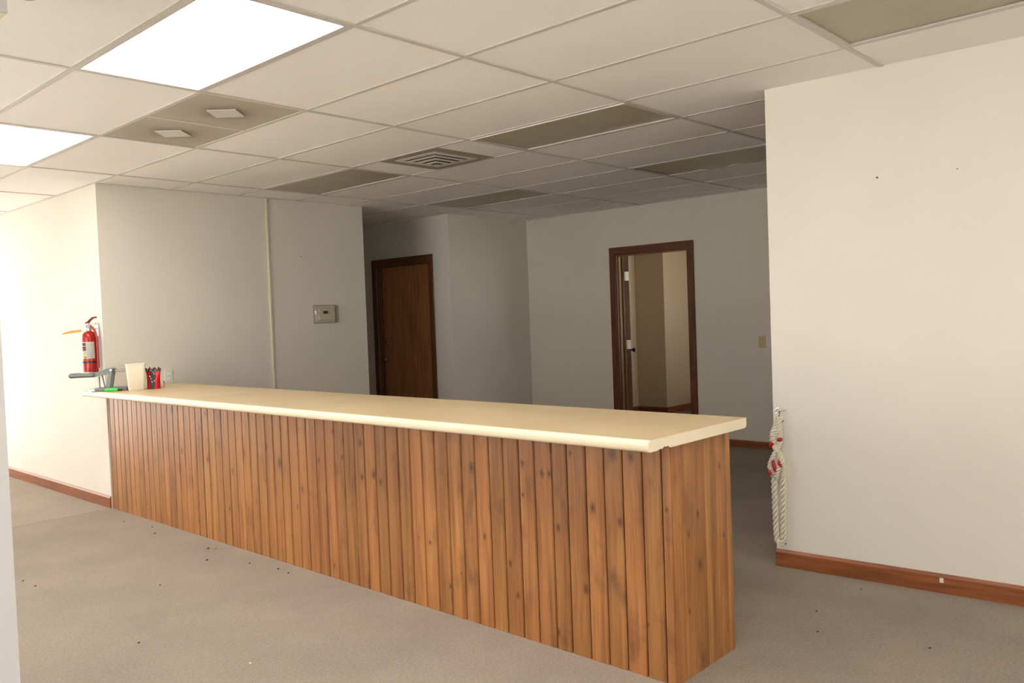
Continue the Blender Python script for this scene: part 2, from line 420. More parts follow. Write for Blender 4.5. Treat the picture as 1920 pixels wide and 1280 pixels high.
portal('window_portal_c', ((WIN_C[0]+WIN_C[1])/2, YS+0.13, 1.265), (-PI/2, 0, 0), WIN_C[1]-WIN_C[0], 2.37)
portal('added_window_portal_e', ((ADDED_WIN_E[0]+ADDED_WIN_E[1])/2, YB-0.13, 1.325), (PI/2, 0, 0), ADDED_WIN_E[1]-ADDED_WIN_E[0], 1.95)
portal('window_portal_d', ((WIN_D[0]+WIN_D[1])/2, 0.29, 1.5), (PI/2, 0, 0), WIN_D[1]-WIN_D[0], 1.4)

# baseboards
def baseboard(name, pts, mat, h=0.09):
    obj(name, prism(pts, 2, 0, h), M[mat], kind='structure')
def base_x(name, x, y0, y1, side, h=0.09):      # on a wall of constant x, sticking out to side
    bm = bmesh.new(); t = 0.013*side
    bm_prism(bm, [(x, 0), (x+t, 0), (x+t, h-0.014), (x+t*0.45, h), (x, h)], 1, y0, y1)
    bmesh.ops.recalc_face_normals(bm, faces=bm.faces[:]); return obj(name, bm, M['base_y'], kind='structure')
def base_y(name, y, x0, x1, side, h=0.09):
    bm = bmesh.new(); t = 0.013*side
    bm_prism(bm, [(y, 0), (y+t, 0), (y+t, h-0.014), (y+t*0.45, h), (y, h)], 0, x0, x1)
    bmesh.ops.recalc_face_normals(bm, faces=bm.faces[:]); return obj(name, bm, M['base_x'], kind='structure')
dxr = 0.0577
def slant_base():
    bm = bmesh.new(); prof = [(0, 0), (-0.014, 0), (-0.014, 0.078), (-0.006, 0.092), (0, 0.092)]; ends = []
    for y in (YR+0.001, YB):
        xw = XR0 + dxr*(YR-y); ends.append([bm.verts.new((xw+a, y, z)) for a, z in prof])
    A, B = ends; bm.faces.new(A); bm.faces.new(B[::-1])
    for i in range(5): bm.faces.new((A[i], B[i], B[(i+1) % 5], A[(i+1) % 5]))
    bmesh.ops.recalc_face_normals(bm, faces=bm.faces[:]); return obj('baseboard_right', bm, M['base_y'], kind='structure')
bb_right = slant_base()
base_x('baseboard_far', XF, YB, D2[0]-0.06, -1, 0.07)
base_x('baseboard_far_corner', XF, D2[1]+0.06, YG, -1, 0.07)
base_x('baseboard_left', XBR, YG+0.0, YS, -1, 0.095)
base_y('baseboard_middle', YG, 1.2, XG, -1)
base_y('baseboard_inner', YG, XD1, XF, -1)
base_x('baseboard_room_side', 7.68, 3.47, 3.93, -1, 0.085)
base_y('baseboard_room_end', 3.47, 7.67, 9.3, -1, 0.085)
base_y('baseboard_room_left', 3.93, XF+TH, 7.68, -1, 0.085)
# end blocks: wall ends carry a bit of board, chipped corner dot marks as nails
def nail(parent, pts):
    for k, (x, y, z, nx_, ny_) in enumerate(pts):
        bm = bmesh.new(); p = Vector((x, y, z)); n = Vector((nx_, ny_, 0))
        tube([p, p+n*0.003], 0.0025 if k == 1 else 0.0045, 8, bm); obj('nail_head', bm, M['crumb'], parent)
def xr(y): return XR0 + dxr*(YR-y)
nail(wall_right, [(xr(-1.21), -1.21, 2.018, -1, 0), (xr(-1.565), -1.565, 2.012, -1, 0), (xr(-0.70), -0.70, 0.125, -1, 0)])
nail(wall_middle, [(2.462, YG, 2.032, 0, -1), (2.996, YG, 1.582, 0, -1)])
sc_ = obj('paint_chip', boxes((xr(-1.46)-0.0165, xr(-1.46)-0.013, -1.475, -1.458, 0.052, 0.074)), M['pale_crumb'], bb_right)

# ------------------------------------------------------------------ ceiling
ceil = obj('ceiling', boxes((XL, 9.4, YB, YS, H+0.12, H+0.16)), M['deck'], kind='structure')
room_ceiling = obj('ceiling_room', boxes((XF+TH, 9.4, 0.3, 4.1, 2.5, H+0.1)), M['paint_white'], kind='structure')
ZT = H + 0.003                         # visible tile face
mesh_cache = {}
def tile_at(x0, x1, y0, y1, mat='tile', name='ceiling_tile', z=ZT):
    g = 0.004; w, d = round(x1-x0-2*g, 4), round(y1-y0-2*g, 4); key = (w, d, mat)
    if key not in mesh_cache:
        bm = boxes((-w/2, w/2, -d/2, d/2, 0, 0.016)); me = bpy.data.meshes.new(name); bm.to_mesh(me); bm.free(); me.materials.append(M[mat]); mesh_cache[key] = me
    return obj(name, mesh_cache[key], None, ceil, loc=((x0+x1)/2, (y0+y1)/2, z))
skip = {(-1, 0): 'lit', (-1, 2): 'lit', (-1, -2): 'lit', (3, 0): 'off', (3, 2): 'off', (6, 2): 'off', (6, 0): 'off', (2, -2): 'off', (0, 1): 'soot', (3, 1): 'vent'}
ulist = sorted(UX); vlist = sorted(VY)
for iu in ulist[:-1]:
    x0, x1 = max(UX[iu], XL), min(UX[iu+1], XF)
    if x1-x0 < 0.05: continue
    for iv in vlist[:-1]:
        y0, y1 = max(VY[iv], YB), min(VY[iv+1], YS)
        if y1-y0 < 0.05: continue
        if x0 > XD1 and y0 > YG: continue
        if x0 > XBR and x1 < XG and y0 > YG: continue
        k = skip.get((iu, iv))
        if k in ('lit', 'off', 'vent', 'soot'): continue
        tile_at(x0, x1, y0, y1)
ym = (VY[1]+VY[2])/2
for (a, b) in ((VY[1], ym), (ym, VY[2])):
    t_ = tile_at(UX[0], UX[1], a, b, 'dirty_tile', 'sooty_ceiling_tile')
    s = 0.078; pl = obj('deflector_plate', boxes((-s, s, -s, s, -0.006, -0.001)), M['vent'], t_); pl.rotation_euler = (0, 0, math.radians(43))
    obj('deflector_stem', boxes((-0.02, 0.02, -0.02, 0.02, -0.003, 0.004)), M['vent_dark'], t_)
# grid of tees
TW = 0.012
def tee(name, b): obj(name, boxes(b), M['tee'], ceil)
for iv in vlist[1:-1]:
    y = VY[iv]
    xa, xb = XL, XF
    if y > YG: xb = XBR
    if y > YB: tee('main_tee', (xa, xb, y-TW, y+TW, H-0.002, H+0.03))
tee('main_tee', (XG, XD1, VY[4]-TW, VY[4]+TW, H-0.002, H+0.03))
for iu in ulist:
    x = UX[iu]
    if not XL < x < XF: continue
    for iv in vlist[:-1]:
        y0, y1 = max(VY[iv], YB)+TW, min(VY[iv+1], YS)-TW
        if y1-y0 < 0.05 or (x > XD1 and y0 > YG) or (XBR < x < XG and y0 > YG): continue
        if (x > XD1 or XBR < x < XG): y1 = min(y1, YG)
        tee('cross_tee', (x-TW, x+TW, y0, y1, H-0.001, H+0.03))
tee('cross_tee', (UX[0]+TW, UX[1]-TW, ym-TW, ym+TW, H-0.001, H+0.03))
# wall angle trim along visible wall tops
obj('trim_1', boxes((XBR+0.0, XG, YG-0.018, YG-0.0005, H-0.0015, H+0.02)), M['tee'], kind='structure')
obj('trim_2', boxes((XF-0.018, XF-0.0005, YB, YG, H-0.0015, H+0.02)), M['tee'], kind='structure')

# ceiling lights
def light_fixture(iu, iv, label, lit, sag=0.0, group=None, edge=False):
    x0, x1, y0, y1 = UX[iu]+TW, UX[iu+1]-TW, VY[iv]+TW, VY[iv+1]-TW
    cx, cy = (x0+x1)/2, (y0+y1)/2; w, d = (x1-x0)/2, (y1-y0)/2
    t = thing('ceiling_light', label, 'ceiling light', (cx, cy, H), group=group)
    obj('housing', boxes((-w, w, -d, d, 0.085, 0.095), (-w, -w+0.006, -d, d, 0.0, 0.085), (w-0.006, w, -d, d, 0, 0.085), (-w+0.006, w-0.006, -d, -d+0.006, 0, 0.085), (-w+0.006, w-0.006, d-0.006, d, 0, 0.085)), M['fixture'], t)
    f = 0.016
    obj('lens_frame', boxes((-w, -w+f, -d, d, -0.002, 0.006), (w-f, w, -d, d, -0.002, 0.006), (-w+f, w-f, -d, -d+f, -0.002, 0.006), (-w+f, w-f, d-f, d, -0.002, 0.006)), M['tee'], t)
    if edge: obj('lit_edge_strip', boxes((-w+0.001, -w+0.017, -d+0.004, d-0.004, -0.006, -0.002)), M['fixture'], t)  # pale strip stands in for light caught on the frame recess
    bm = bmesh.new(); n = 12
    top = []; bot = []
    for j in range(n+1):
        y = -d+f*0.7 + 2*(d-f*0.7)*j/n; r0, r1 = [], []
        for i in (0, 1, 2):
            x = (-1+i)*(w-f*0.7); s_ = sag*math.sin(PI*j/n)*(0.5+0.5*math.sin(j*1.9))*(i/2.0)
            r0.append(bm.verts.new((x, y, 0.007-s_))); r1.append(bm.verts.new((x, y, 0.010-s_)))
        bot.append(r0); top.append(r1)
    for j in range(n):
        for i in (0, 1):
            bm.faces.new((bot[j][i], bot[j+1][i], bot[j+1][i+1], bot[j][i+1])); bm.faces.new((top[j][i], top[j][i+1], top[j+1][i+1], top[j+1][i]))
    obj('lens', bm, M['lens_lit' if lit else 'lens_dark'], t)
light_fixture(-1, 0, 'large glowing white ceiling light panel nearest the camera', True)
light_fixture(-1, 2, 'glowing white ceiling light panel near the bright left wall', True)
light_fixture(-1, -2, 'glowing ceiling light panel added out of view behind the near white wall', True)  # unseen extra lamp, added to light the near wall's camera side
light_fixture(2, -2, 'unlit olive ceiling light panel beside the top of the right wall', False)
light_fixture(3, 0, 'unlit olive ceiling light panel with painted lit edge, right of the square vent', False, edge=True)
light_fixture(3, 2, 'unlit olive ceiling light panel left of the vent, above the thermostat wall', False)
light_fixture(6, 2, 'unlit ceiling light panel furthest back, in front of the brown closed door', False)
light_fixture(6, 0, 'unlit ceiling light panel with sagging lens, partly hidden by the right wall', False, 0.02)

# square diffuser in a tan panel
def vent():
    x0, x1 = UX[3]+TW, UX[4]-TW; cy = (VY[1]+VY[2])/2+0.0; hy = 0.307
    cx = (x0+x1)/2; w = (x1-x0)/2
    tile_at(UX[3], UX[4], VY[1], cy-hy); tile_at(UX[3], UX[4], cy+hy, VY[2])
    t = thing('air_vent', 'square four-way ceiling air vent in a tan panel', 'vent', (cx, cy, H))
    o = 0.20
    obj('panel', boxes((-w, w, -hy, -o, 0, 0.01), (-w, w, o, hy, 0, 0.01), (-w, -o, -o, o, 0, 0.01), (o, w, -o, o, 0, 0.01)), M['vent_panel'], t)
    obj('throat', boxes((-o-0.01, o+0.01, -o-0.01, o+0.01, 0.07, 0.08), (-o-0.01, -o-0.004, -o, o, 0.01, 0.07), (o+0.004, o+0.01, -o, o, 0.01, 0.07), (-o, o, -o-0.01, -o-0.004, 0.01, 0.07), (-o, o, o+0.004, o+0.01, 0.01, 0.07)), M['vent_dark'], t)
    def ring(s_out, s_in, z_out, z_in):
        bm = bmesh.new(); L = []
        for s, z in ((s_out, z_out), (s_in, z_in), (s_in, z_in+0.002), (s_out, z_out+0.002)):
            L.append([bm.verts.new((a*s, b*s, z)) for a, b in ((-1, -1), (1, -1), (1, 1), (-1, 1))])
        for k in range(4):
            A, B = L[k], L[(k+1) % 4]
            for i in range(4): bm.faces.new((A[i], A[(i+1) % 4], B[(i+1) % 4], B[i]))
        bmesh.ops.recalc_face_normals(bm, faces=bm.faces[:]); return bm
    obj('vent_frame', ring(0.215, 0.170, -0.002, -0.005), M['vent'], t)
    for k in range(3):                                     # flat rings stepping down towards the middle
        s = 0.158-0.044*k; obj('louvre', ring(s, s-0.031, -0.010-0.010*k, -0.014-0.010*k), M['vent'], t)
    obj('center_plate', boxes((-0.026, 0.026, -0.026, 0.026, -0.042, -0.039)), M['vent'], t)
    obj('louvre_stem', boxes((-0.14, 0.14, -0.002, 0.002, 0.0, 0.02), (-0.002, 0.002, -0.14, 0.14, 0.0, 0.02), (-0.004, 0.004, -0.004, 0.004, -0.039, 0.07)), M['vent_dark'], t)
vent()
# ceiling-hung box and round detector at the left
t = thing('emergency_light', 'pale ceiling-mounted box at the top left corner', 'emergency light', (-1.235, 0.42, 2.45))
obj('housing', rbox(-0.16, 0.16, -0.05, 0.047, 0, 0.095, 0.004), M['white_plastic'], t)
obj('bottom_cover', boxes((-0.155, 0.155, -0.045, 0.042, -0.003, 0.0)), M['conduit'], t)
obj('mounting_plate', boxes((-0.14, 0.14, -0.04, 0.04, 0.095, H-0.002-2.45)), M['fixture'], t)
t = thing('smoke_detector', 'round ceiling detector next to the pale ceiling box', 'smoke detector', (-1.015, 0.385, H))
obj('detector_base', lathe([(0, -0.01), (0.055, -0.01), (0.057, 0.0055), (0, 0.0055)], 28), M['conduit'], t, True)
obj('detector_cover', lathe([(0, -0.034), (0.030, -0.034), (0.042, -0.026), (0.046, -0.010), (0, -0.010)], 28), M['bar'], t, True)

# ------------------------------------------------------------------ doors
def door_frame(root, x, y0, y1, z1, cw, out):
    """casing on the camera side (constant x wall); out = how far it sticks out to -x"""
    for nm, b, m in (('casing', (x-out, x, y0-cw, y0, 0, z1+cw), 'casing'), ('casing', (x-out, x, y1, y1+cw, 0, z1+cw), 'casing'), ('casing', (x-out, x, y0, y1, z1, z1+cw), 'casing_h')):
        bm = boxes(b); bmesh.ops.bevel(bm, geom=bm.edges[:], offset=0.004, segments=1, affect='EDGES'); obj(nm, bm, M[m], root)
d1 = struct_empty('door_1')
y0, y1, _, z1 = D1
door_frame(d1, XD1, y0, y1, z1, 0.075, 0.016)
obj('jamb', boxes((XD1, XD1+TH, y0, y0+0.018, 0, z1), (XD1, XD1+TH, y1-0.018, y1, 0, z1), (XD1, XD1+TH, y0+0.018, y1-0.018, z1-0.018, z1)), M['casing'], d1)
obj('door_stop', boxes((XD1+0.1125, XD1+TH, y0+0.018, y0+0.04, 0, z1-0.018), (XD1+0.1125, XD1+TH, y1-0.04, y1-0.018, 0, z1-0.018), (XD1+0.1125, XD1+TH, y0+0.04, y1-0.04, z1-0.04, z1-0.018)), M['casing'], d1)  # added behind the slab to block light leaking round its gaps
slab = obj('door_slab', rbox(XD1+0.07, XD1+0.112, y0+0.02, y1-0.02, 0.01, z1-0.02, 0.002, 1), M['door'], d1)
ky, kx = y1-0.085, XD1+0.07
bm = lathe([(0.001, 0), (0.028, 0.0), (0.026, 0.008), (0.011, 0.012), (0.011, 0.03), (0.024, 0.038), (0.026, 0.052), (0.016, 0.062), (0.001, 0.064)], 18)
bmesh.ops.rotate(bm, verts=bm.verts[:], cent=(0, 0, 0), matrix=Matrix.Rotation(-PI/2, 3, 'Y')); bmesh.ops.translate(bm, verts=bm.verts[:], vec=(kx, ky, 0.925))
obj('door_knob', bm, M['chrome'], slab, True)
bm = lathe([(0.001, 0), (0.03, 0.0), (0.028, 0.012), (0.018, 0.018), (0.001, 0.019)], 18)
bmesh.ops.rotate(bm, verts=bm.verts[:], cent=(0, 0, 0), matrix=Matrix.Rotation(-PI/2, 3, 'Y')); bmesh.ops.translate(bm, verts=bm.verts[:], vec=(kx, ky, 1.12))
obj('deadbolt', bm, M['chrome'], slab, True)

d2 = struct_empty('door_2')
y0, y1, _, z1 = D2
door_frame(d2, XF, y0, y1, z1, 0.07, 0.016)
obj('jamb', boxes((XF, XF+TH, y0, y0+0.018, 0, z1), (XF, XF+TH, y1-0.018, y1, 0, z1), (XF, XF+TH, y0+0.018, y1-0.018, z1-0.018, z1)), M['casing'], d2)
obj('door_stop', boxes((XF+0.03, XF+0.065, y1-0.030, y1-0.018, 0, z1-0.018), (XF+0.03, XF+0.065, y0+0.018, y0+0.030, 0, z1-0.018), (XF+0.03, XF+0.065, y0+0.03, y1-0.03, z1-0.030, z1-0.018)), M['stop'], d2)
obj('jamb_edge', boxes((XF+TH-0.02, XF+TH+0.004, y1-0.034, y1-0.018, 0, z1-0.018)), M['stop'], d2)
# the leaf stands open, swung back into the room, hinge edge towards us
leaf_root = obj('door_slab', rbox(0, 0.88, -0.0225, 0.0225, 0.012, z1-0.022, 0.002, 1), M['casing'], d2)
leaf_root.location = (XF+TH+0.015, y1-0.062, 0); leaf_root.rotation_euler = (0, 0, math.radians(36))
for z in (1.80, 1.03, 0.22):
    h = obj('hinge', boxes((-0.003, 0.0, -0.021, 0.017, z-0.05, z+0.05)), M['hinge'], leaf_root)
    bm = bmesh.new(); tube([(-0.006, 0.024, z-0.05), (-0.006, 0.024, z+0.05)], 0.006, 8, bm); obj('hinge_pin', bm, M['steel'], leaf_root)
for s in (-1, 1):
    bm = lathe([(0.001, 0), (0.03, 0.0), (0.028, 0.008), (0.012, 0.014), (0.012, 0.032), (0.026, 0.042), (0.028, 0.056), (0.016, 0.066), (0.001, 0.068)], 18)
    bmesh.ops.rotate(bm, verts=bm.verts[:], cent=(0, 0, 0), matrix=Matrix.Rotation(PI/2*s, 3, 'X')); bmesh.ops.translate(bm, verts=bm.verts[:], vec=(0.81, -0.0225*s, 0.93))
    obj('door_knob', bm, M['bronze'], leaf_root, True)

# ------------------------------------------------------------------ counter
SEAMS = [4.132, 4.097, 4.011, 3.932, 3.848, 3.767, 3.688, 3.601, 3.521, 3.44, 3.362, 3.274, 3.19, 3.104, 3.017, 2.938, 2.855, 2.767, 2.688, 2.599, 2.516, 2.428, 2.342, 2.253, 2.165, 2.08, 1.996, 1.91, 1.814, 1.728, 1.642, 1.559, 1.469, 1.381, 1.288, 1.2, 1.113, 1.027, 0.934, 0.847, 0.755, 0.669, 0.574, 0.484, 0.394, 0.303, 0.212, 0.119, 0.03, -0.059, -0.146, -0.241, -0.33, -0.427, -0.508, -0.606, -0.697, -0.786, -0.878, -0.964, -1.010]
KNOTS = [(0.050, 0.721, 0.017), (-0.265, 0.767, 0.011), (-0.262, 0.632, 0.007), (-0.375, 0.735, 0.012), (-0.415, 0.737, 0.010), (-0.02, 0.412, 0.009), (-0.455, 0.515, 0.011), (-0.640, 0.622, 0.014), (-0.59, 0.284, 0.014), (-0.77, 0.585, 0.012), (-0.83, 0.845, 0.016), (-0.745, 0.85, 0.018), (0.878, 0.77, 0.014), (0.873, 0.589, 0.012), (0.775, 0.613, 0.016), (0.72, 0.579, 0.012), (1.045, 0.677, 0.010), (-0.213, 0.181, 0.010), (0.224, 0.138, 0.009), (1.667, 0.59, 0.020), (1.438, 0.459, 0.012), (1.807, 0.673, 0.016), (2.073, 0.612, 0.018), (2.215, 0.484, 0.012), (3.03, 0.837, 0.018), (2.904, 0.559, 0.014), (2.54, 0.531, 0.016), (2.55, 0.833, 0.013)]
XFR = 0.634; YE = -1.010; XE = 1.086; ZU = 0.905; ZC = 0.947
cn = thing('counter', 'long reception counter faced with upright stained knotty pine boards', 'counter', (0, 0, 0))
cn['label'] = 'long reception counter faced with upright stained knotty pine boards'
obj('counter_body', boxes((XFR+0.014, XFR+0.05, YE+0.015, 4.130, 0, ZU), (XFR+0.05, XE, YE+0.015, YE+0.05, 0, ZU), (XFR+0.05, XE-0.02, 2.0, 2.03, 0, ZU), (XFR+0.05, XE-0.02, 0.5, 0.53, 0, ZU), (XFR+0.05, XE-0.02, 4.09, 4.12, 0, ZU)), M['core'], cn)
def board_pts(a0, a1):
    g, c = 0.0022, 0.0060
    return [(a0+g, 0.016), (a0+g, c), (a0+g+c*0.8, 0), (a1-g-c*0.8, 0), (a1-g, c), (a1-g, 0.016)]
for k in range(len(SEAMS)-1):
    a1, a0 = SEAMS[k], SEAMS[k+1]; last = k == len(SEAMS)-2
    off = random.uniform(-0.0006, 0.0006)
    pts = [(XFR+d+off, a) for a, d in board_pts(a0, a1)]
    o = obj('board', prism(pts, 2, 0.0, ZU-0.001), M['pine_front'], cn)
    ks = [q for q in KNOTS if a0 <= q[0] <= a1]
    for n_ in (1, 2):
        if len(ks) >= n_: q = ks[n_-1]
        elif random.random() < 0.25: q = (random.uniform(a0+0.01, a1-0.01), random.uniform(0.05, 0.85), random.choice((0.004, 0.006, 0.008, 0.011)))
        else: q = (a0, -5.0, 0.001)
        o['knot%d' % n_] = [float(v) for v in q]
EK = [(0.82, 0.415, 0.016), (0.745, 0.55, 0.010), (0.815, 0.613, 0.011), (0.99, 0.771, 0.010), (1.01, 0.488, 0.008), (0.735, 0.255, 0.008)]
ES = [XFR, 0.711, 0.79, 0.878, 0.965, 1.046, XE]
for k in range(6):
    a0, a1 = ES[k], ES[k+1]
    pts = [(a, YE+d) for a, d in (board_pts(a0, a1) if k else [(a0, 0.016)] + [(a0, 0.0)] + board_pts(a0, a1)[3:])]
    if k == 0: pts = [(a0+0.0165, YE+0.016), (a0+0.001, YE+0.001)] + [(a, YE+d) for a, d in board_pts(a0, a1)[3:]]
    o = obj('board', prism(pts, 2, 0.0, ZU-0.001), M['pine_end'], cn)
    ks = [q for q in EK if a0 <= q[0] <= a1]
    for n_ in (1, 2):
        q = ks[n_-1] if len(ks) >= n_ else (a0, -5.0, 0.001)
        o['knot%d' % n_] = [float(v) for v in q]

# countertop
XN, XB, YC = 0.448, 1.178, -1.035
ct = thing('countertop', 'long cream laminate worktop with chipped front corner lying on the pine counter', 'countertop', (0, 0, 0))
obj('core_board', boxes((XN+0.02, XB-0.001, YC+0.002, 4.130, ZU, ZC-0.002)), M['particle'], ct)
def arc(cx, cy, r, a0, a1, n=6): return [(cx+r*math.cos(a0+(a1-a0)*i/n), cy+r*math.sin(a0+(a1-a0)*i/n)) for i in range(n+1)]
rc = 0.02
outline = [(XN+0.022, 4.131), (XN+0.022, YC+0.001)] + arc(XB-rc, YC+0.001+rc, rc, -PI/2, 0) + [(XB, 4.131)]
obj('top_sheet', prism(outline, 2, ZC-0.002, ZC), M['laminate'], ct)
nose = [(XN+0.022, ZC+0.0002)] + [(XN+0.018+0.018*math.cos(a), ZC-0.016+0.0175*math.sin(a)) for a in [PI/2+PI/2*i/8 for i in range(9)]] + [(XN, ZU+0.010), (XN+0.004, ZU+0.003), (XN+0.010, ZU+0.0002), (XN+0.022, ZU+0.0002)]
bm = bmesh.new(); bm_prism(bm, nose, 1, YC+0.001, 4.131); bmesh.ops.recalc_face_normals(bm, faces=bm.faces[:])
obj('rounded_edge', bm, M['laminate_edge'], ct, True)
chip = [(XN+0.055, ZU+0.0), (XN+0.075, ZU+0.004), (XN+0.09, ZU+0.003), (XN+0.105, ZU+0.009), (XN+0.118, ZU+0.006), (XN+0.128, ZU+0.009), (XN+0.138, ZU+0.002), (XN+0.15, ZU)]
cap = [(XN+0.012, ZU)] + chip + [(XB-0.012, ZU), (XB-0.003, ZU+0.006), (XB, ZU+0.012), (XB, ZC-0.0005), (XN+0.026, ZC-0.0005)] + [(XN+0.018+0.0165*math.cos(a), ZC-0.0165+0.016*math.sin(a)) for a in [PI/2+PI/2*i/6 for i in range(7)]] + [(XN+0.0015, ZU+0.010), (XN+0.005, ZU+0.002)]
obj('end_strip', prism([(a, b) for a, b in cap], 1, YC-0.0015, YC+0.0008), M['laminate_edge'], ct)
obj('back_strip', boxes((XB-0.001, XB+0.001, YC+0.03, 4.130, ZU, ZC-0.0005)), M['laminate'], ct)

# ------------------------------------------------------------------ things on the walls
# raceway
rw = thing('wire_raceway', 'thin ivory wire raceway running up the middle wall', 'raceway', (2.117, YG, 0))
obj('channel', rbox(-0.010, 0.010, -0.014, 0, 0.0, H-0.003, 0.003), M['conduit'], rw)
obj('end_bracket', boxes((0.011, 0.022, -0.008, 0, H-0.03, H-0.018)), M['bar'], rw)
# thermostat in clear guard
th = thing('thermostat', 'ivory thermostat in a clear plastic guard on the middle wall', 'thermostat', (2.700, YG, 1.485))
obj('back_plate', rbox(-0.100, 0.100, -0.006, 0, -0.068, 0.070, 0.003), M['conduit'], th)
obj('thermostat_body', rbox(-0.085, 0.085, -0.036, -0.006, -0.056, 0.058, 0.008), M['ivory'], th)
obj('display', boxes((-0.040, 0.014, -0.0375, -0.0355, 0.002, 0.030)), M['lcd'], th)
for q in (-0.03, 0.0): obj('button', boxes((q-0.008, q+0.008, -0.0385, -0.0355, -0.022, -0.012)), M['conduit'], th)
obj('slider', boxes((0.035, 0.041, -0.039, -0.0355, -0.005, 0.028)), M['bar'], th)
gd = bmesh.new(); a, b, c = 0.124, 0.082, -0.062
bm_box(gd, -a, a, c, c+0.003, -b, b); bm_box(gd, -a, -a+0.003, c+0.003, 0, -b, b); bm_box(gd, a-0.003, a, c+0.003, 0, -b, b); bm_box(gd, -a+0.003, a-0.003, c+0.003, 0, b-0.003, b); bm_box(gd, -a+0.003, a-0.003, c+0.003, 0, -b, -b+0.003)
obj('clear_guard', gd, M['clear'], th)
obj('guard_base_ring', boxes((-a-0.008, -a, -0.004, 0, -b-0.008, b+0.008), (a, a+0.008, -0.004, 0, -b-0.008, b+0.008), (-a, a, -0.004, 0, b, b+0.008), (-a, a, -0.004, 0, -b-0.008, -b)), M['guard_rim'], th)
obj('guard_lock', boxes((-a-0.004, -a+0.004, -0.055, -0.02, 0.0, 0.035)), M['white_plastic'], th)
# outlet and switch plates
ot = thing('outlet_plate', 'white outlet plate on the middle wall just above the countertop', 'outlet', (1.135, YG, 1.006))
obj('plate', rbox(-0.035, 0.035, -0.007, 0, -0.058, 0.058, 0.003), M['white_plastic'], ot)
for z in (-0.02, 0.02): obj('socket', rbox(-0.016, 0.016, -0.010, -0.006, z-0.014, z+0.014, 0.002, 1), M['fixture'], ot)
sw = thing('switch_plate', 'ivory switch plate on the far wall beside the open doorway', 'switch', (XF, 1.093, 1.055))
obj('plate', rbox(-0.007, 0, -0.036, 0.036, -0.058, 0.058, 0.003), M['old_ivory'], sw)
obj('toggle', rbox(-0.02, -0.006, -0.005, 0.005, -0.004, 0.014, 0.002, 1), M['conduit'], sw)
for z in (-0.03, 0.03): obj('screw', boxes((-0.009, -0.006, -0.004, 0.004, z-0.004, z+0.004)), M['bar'], sw)

# fire extinguisher on the bright wall; local -x faces the room
fx, fy = 0.555, 4.215
fe = thing('fire_extinguisher', 'red fire extinguisher with pale label hanging on the bright left wall', 'fire extinguisher', (fx, fy, 1.055))
R_ = 0.055
obj('cylinder', lathe([(0, 0.004), (0.045, 0), (0.053, 0.006), (R_, 0.02), (R_, 0.300), (0.050, 0.322), (0.036, 0.340), (0.020, 0.348), (0.018, 0.355), (0, 0.355)], 32), M['red'], fe, True)
obj('foot_ring', lathe([(0.047, -0.004), (R_+0.001, -0.004), (R_+0.001, 0.012), (0.047, 0.012)], 32), M['darkred'], fe, True)
obj('strap', lathe([(R_+0.0005, 0.100), (R_+0.0025, 0.100), (R_+0.0025, 0.114), (R_+0.0005, 0.114)], 32), M['black'], fe, True)
def curved(a0, a1, z0, z1, r, n=8):
    bm = bmesh.new(); P = []
    for i in range(n+1):
        a = a0+(a1-a0)*i/n; P.append((bm.verts.new((r*math.cos(a), r*math.sin(a), z0)), bm.verts.new((r*math.cos(a), r*math.sin(a), z1)), bm.verts.new(((r-0.0008)*math.cos(a), (r-0.0008)*math.sin(a), z0)), bm.verts.new(((r-0.0008)*math.cos(a), (r-0.0008)*math.sin(a), z1))))
    for p, q in zip(P, P[1:]):
        bm.faces.new((p[0], q[0], q[1], p[1])); bm.faces.new((p[2], p[3], q[3], q[2])); bm.faces.new((p[1], q[1], q[3], p[3])); bm.faces.new((p[0], p[2], q[2], q[0]))
    bmesh.ops.recalc_face_normals(bm, faces=bm.faces[:]); return bm
va = math.atan2(-2.68-fy, -2.01-fx)       # towards the room
lb = obj('label', curved(va-1.15, va+0.62, 0.135, 0.265, R_+0.0012, 14), M['label'], fe)
A0 = va-1.12
for (z0, z1, m) in ((0.236, 0.258, 'ink'), (0.196, 0.230, 'ink'), (0.140, 0.166, 'yellow')):
    obj('pictogram', curved(A0, A0+0.62, z0, z1, R_+0.0018, 5), M[m], lb)
obj('pictogram', curved(A0+0.05, A0+0.40, 0.200, 0.213, R_+0.0024, 5), M['red'], lb)
obj('pictogram', curved(A0+0.28, A0+0.62, 0.142, 0.150, R_+0.0024, 5), M['ink'], lb)
for k in range(7):
    z = 0.150+0.015*k; obj('text_line', curved(va-0.38, va+0.50-0.12*(k % 3), z, z+0.005, R_+0.0018, 5), M['inkgrey'], lb)
obj('valve_collar', lathe([(0, 0.350), (0.019, 0.350), (0.019, 0.366), (0.014, 0.372), (0.014, 0.392), (0, 0.392)], 16), M['steel'], fe, True)
ax = Vector((0.55, -0.83, 0)).normalized()   # handle direction, away from the wall end
def lever(pts, w, th_, mat, nm):
    bm = bmesh.new(); s = Vector((ax.y, -ax.x, 0)); prev = None
    for d, z in pts:
        p = ax*d + Vector((0, 0, z)); ring = [bm.verts.new(p+s*w+Vector((0, 0, th_))), bm.verts.new(p-s*w+Vector((0, 0, th_))), bm.verts.new(p-s*w-Vector((0, 0, th_))), bm.verts.new(p+s*w-Vector((0, 0, th_)))]
        if prev:
            for i in range(4): bm.faces.new((prev[i], prev[(i+1) % 4], ring[(i+1) % 4], ring[i]))
        else: bm.faces.new(ring[::-1])
        prev = ring
    bm.faces.new(prev); bmesh.ops.recalc_face_normals(bm, faces=bm.faces[:]); return obj(nm, bm, M[mat], fe)
obj('valve_head', rbox(-0.017, 0.017, -0.017, 0.017, 0.372, 0.412, 0.005), M['tin'], fe)
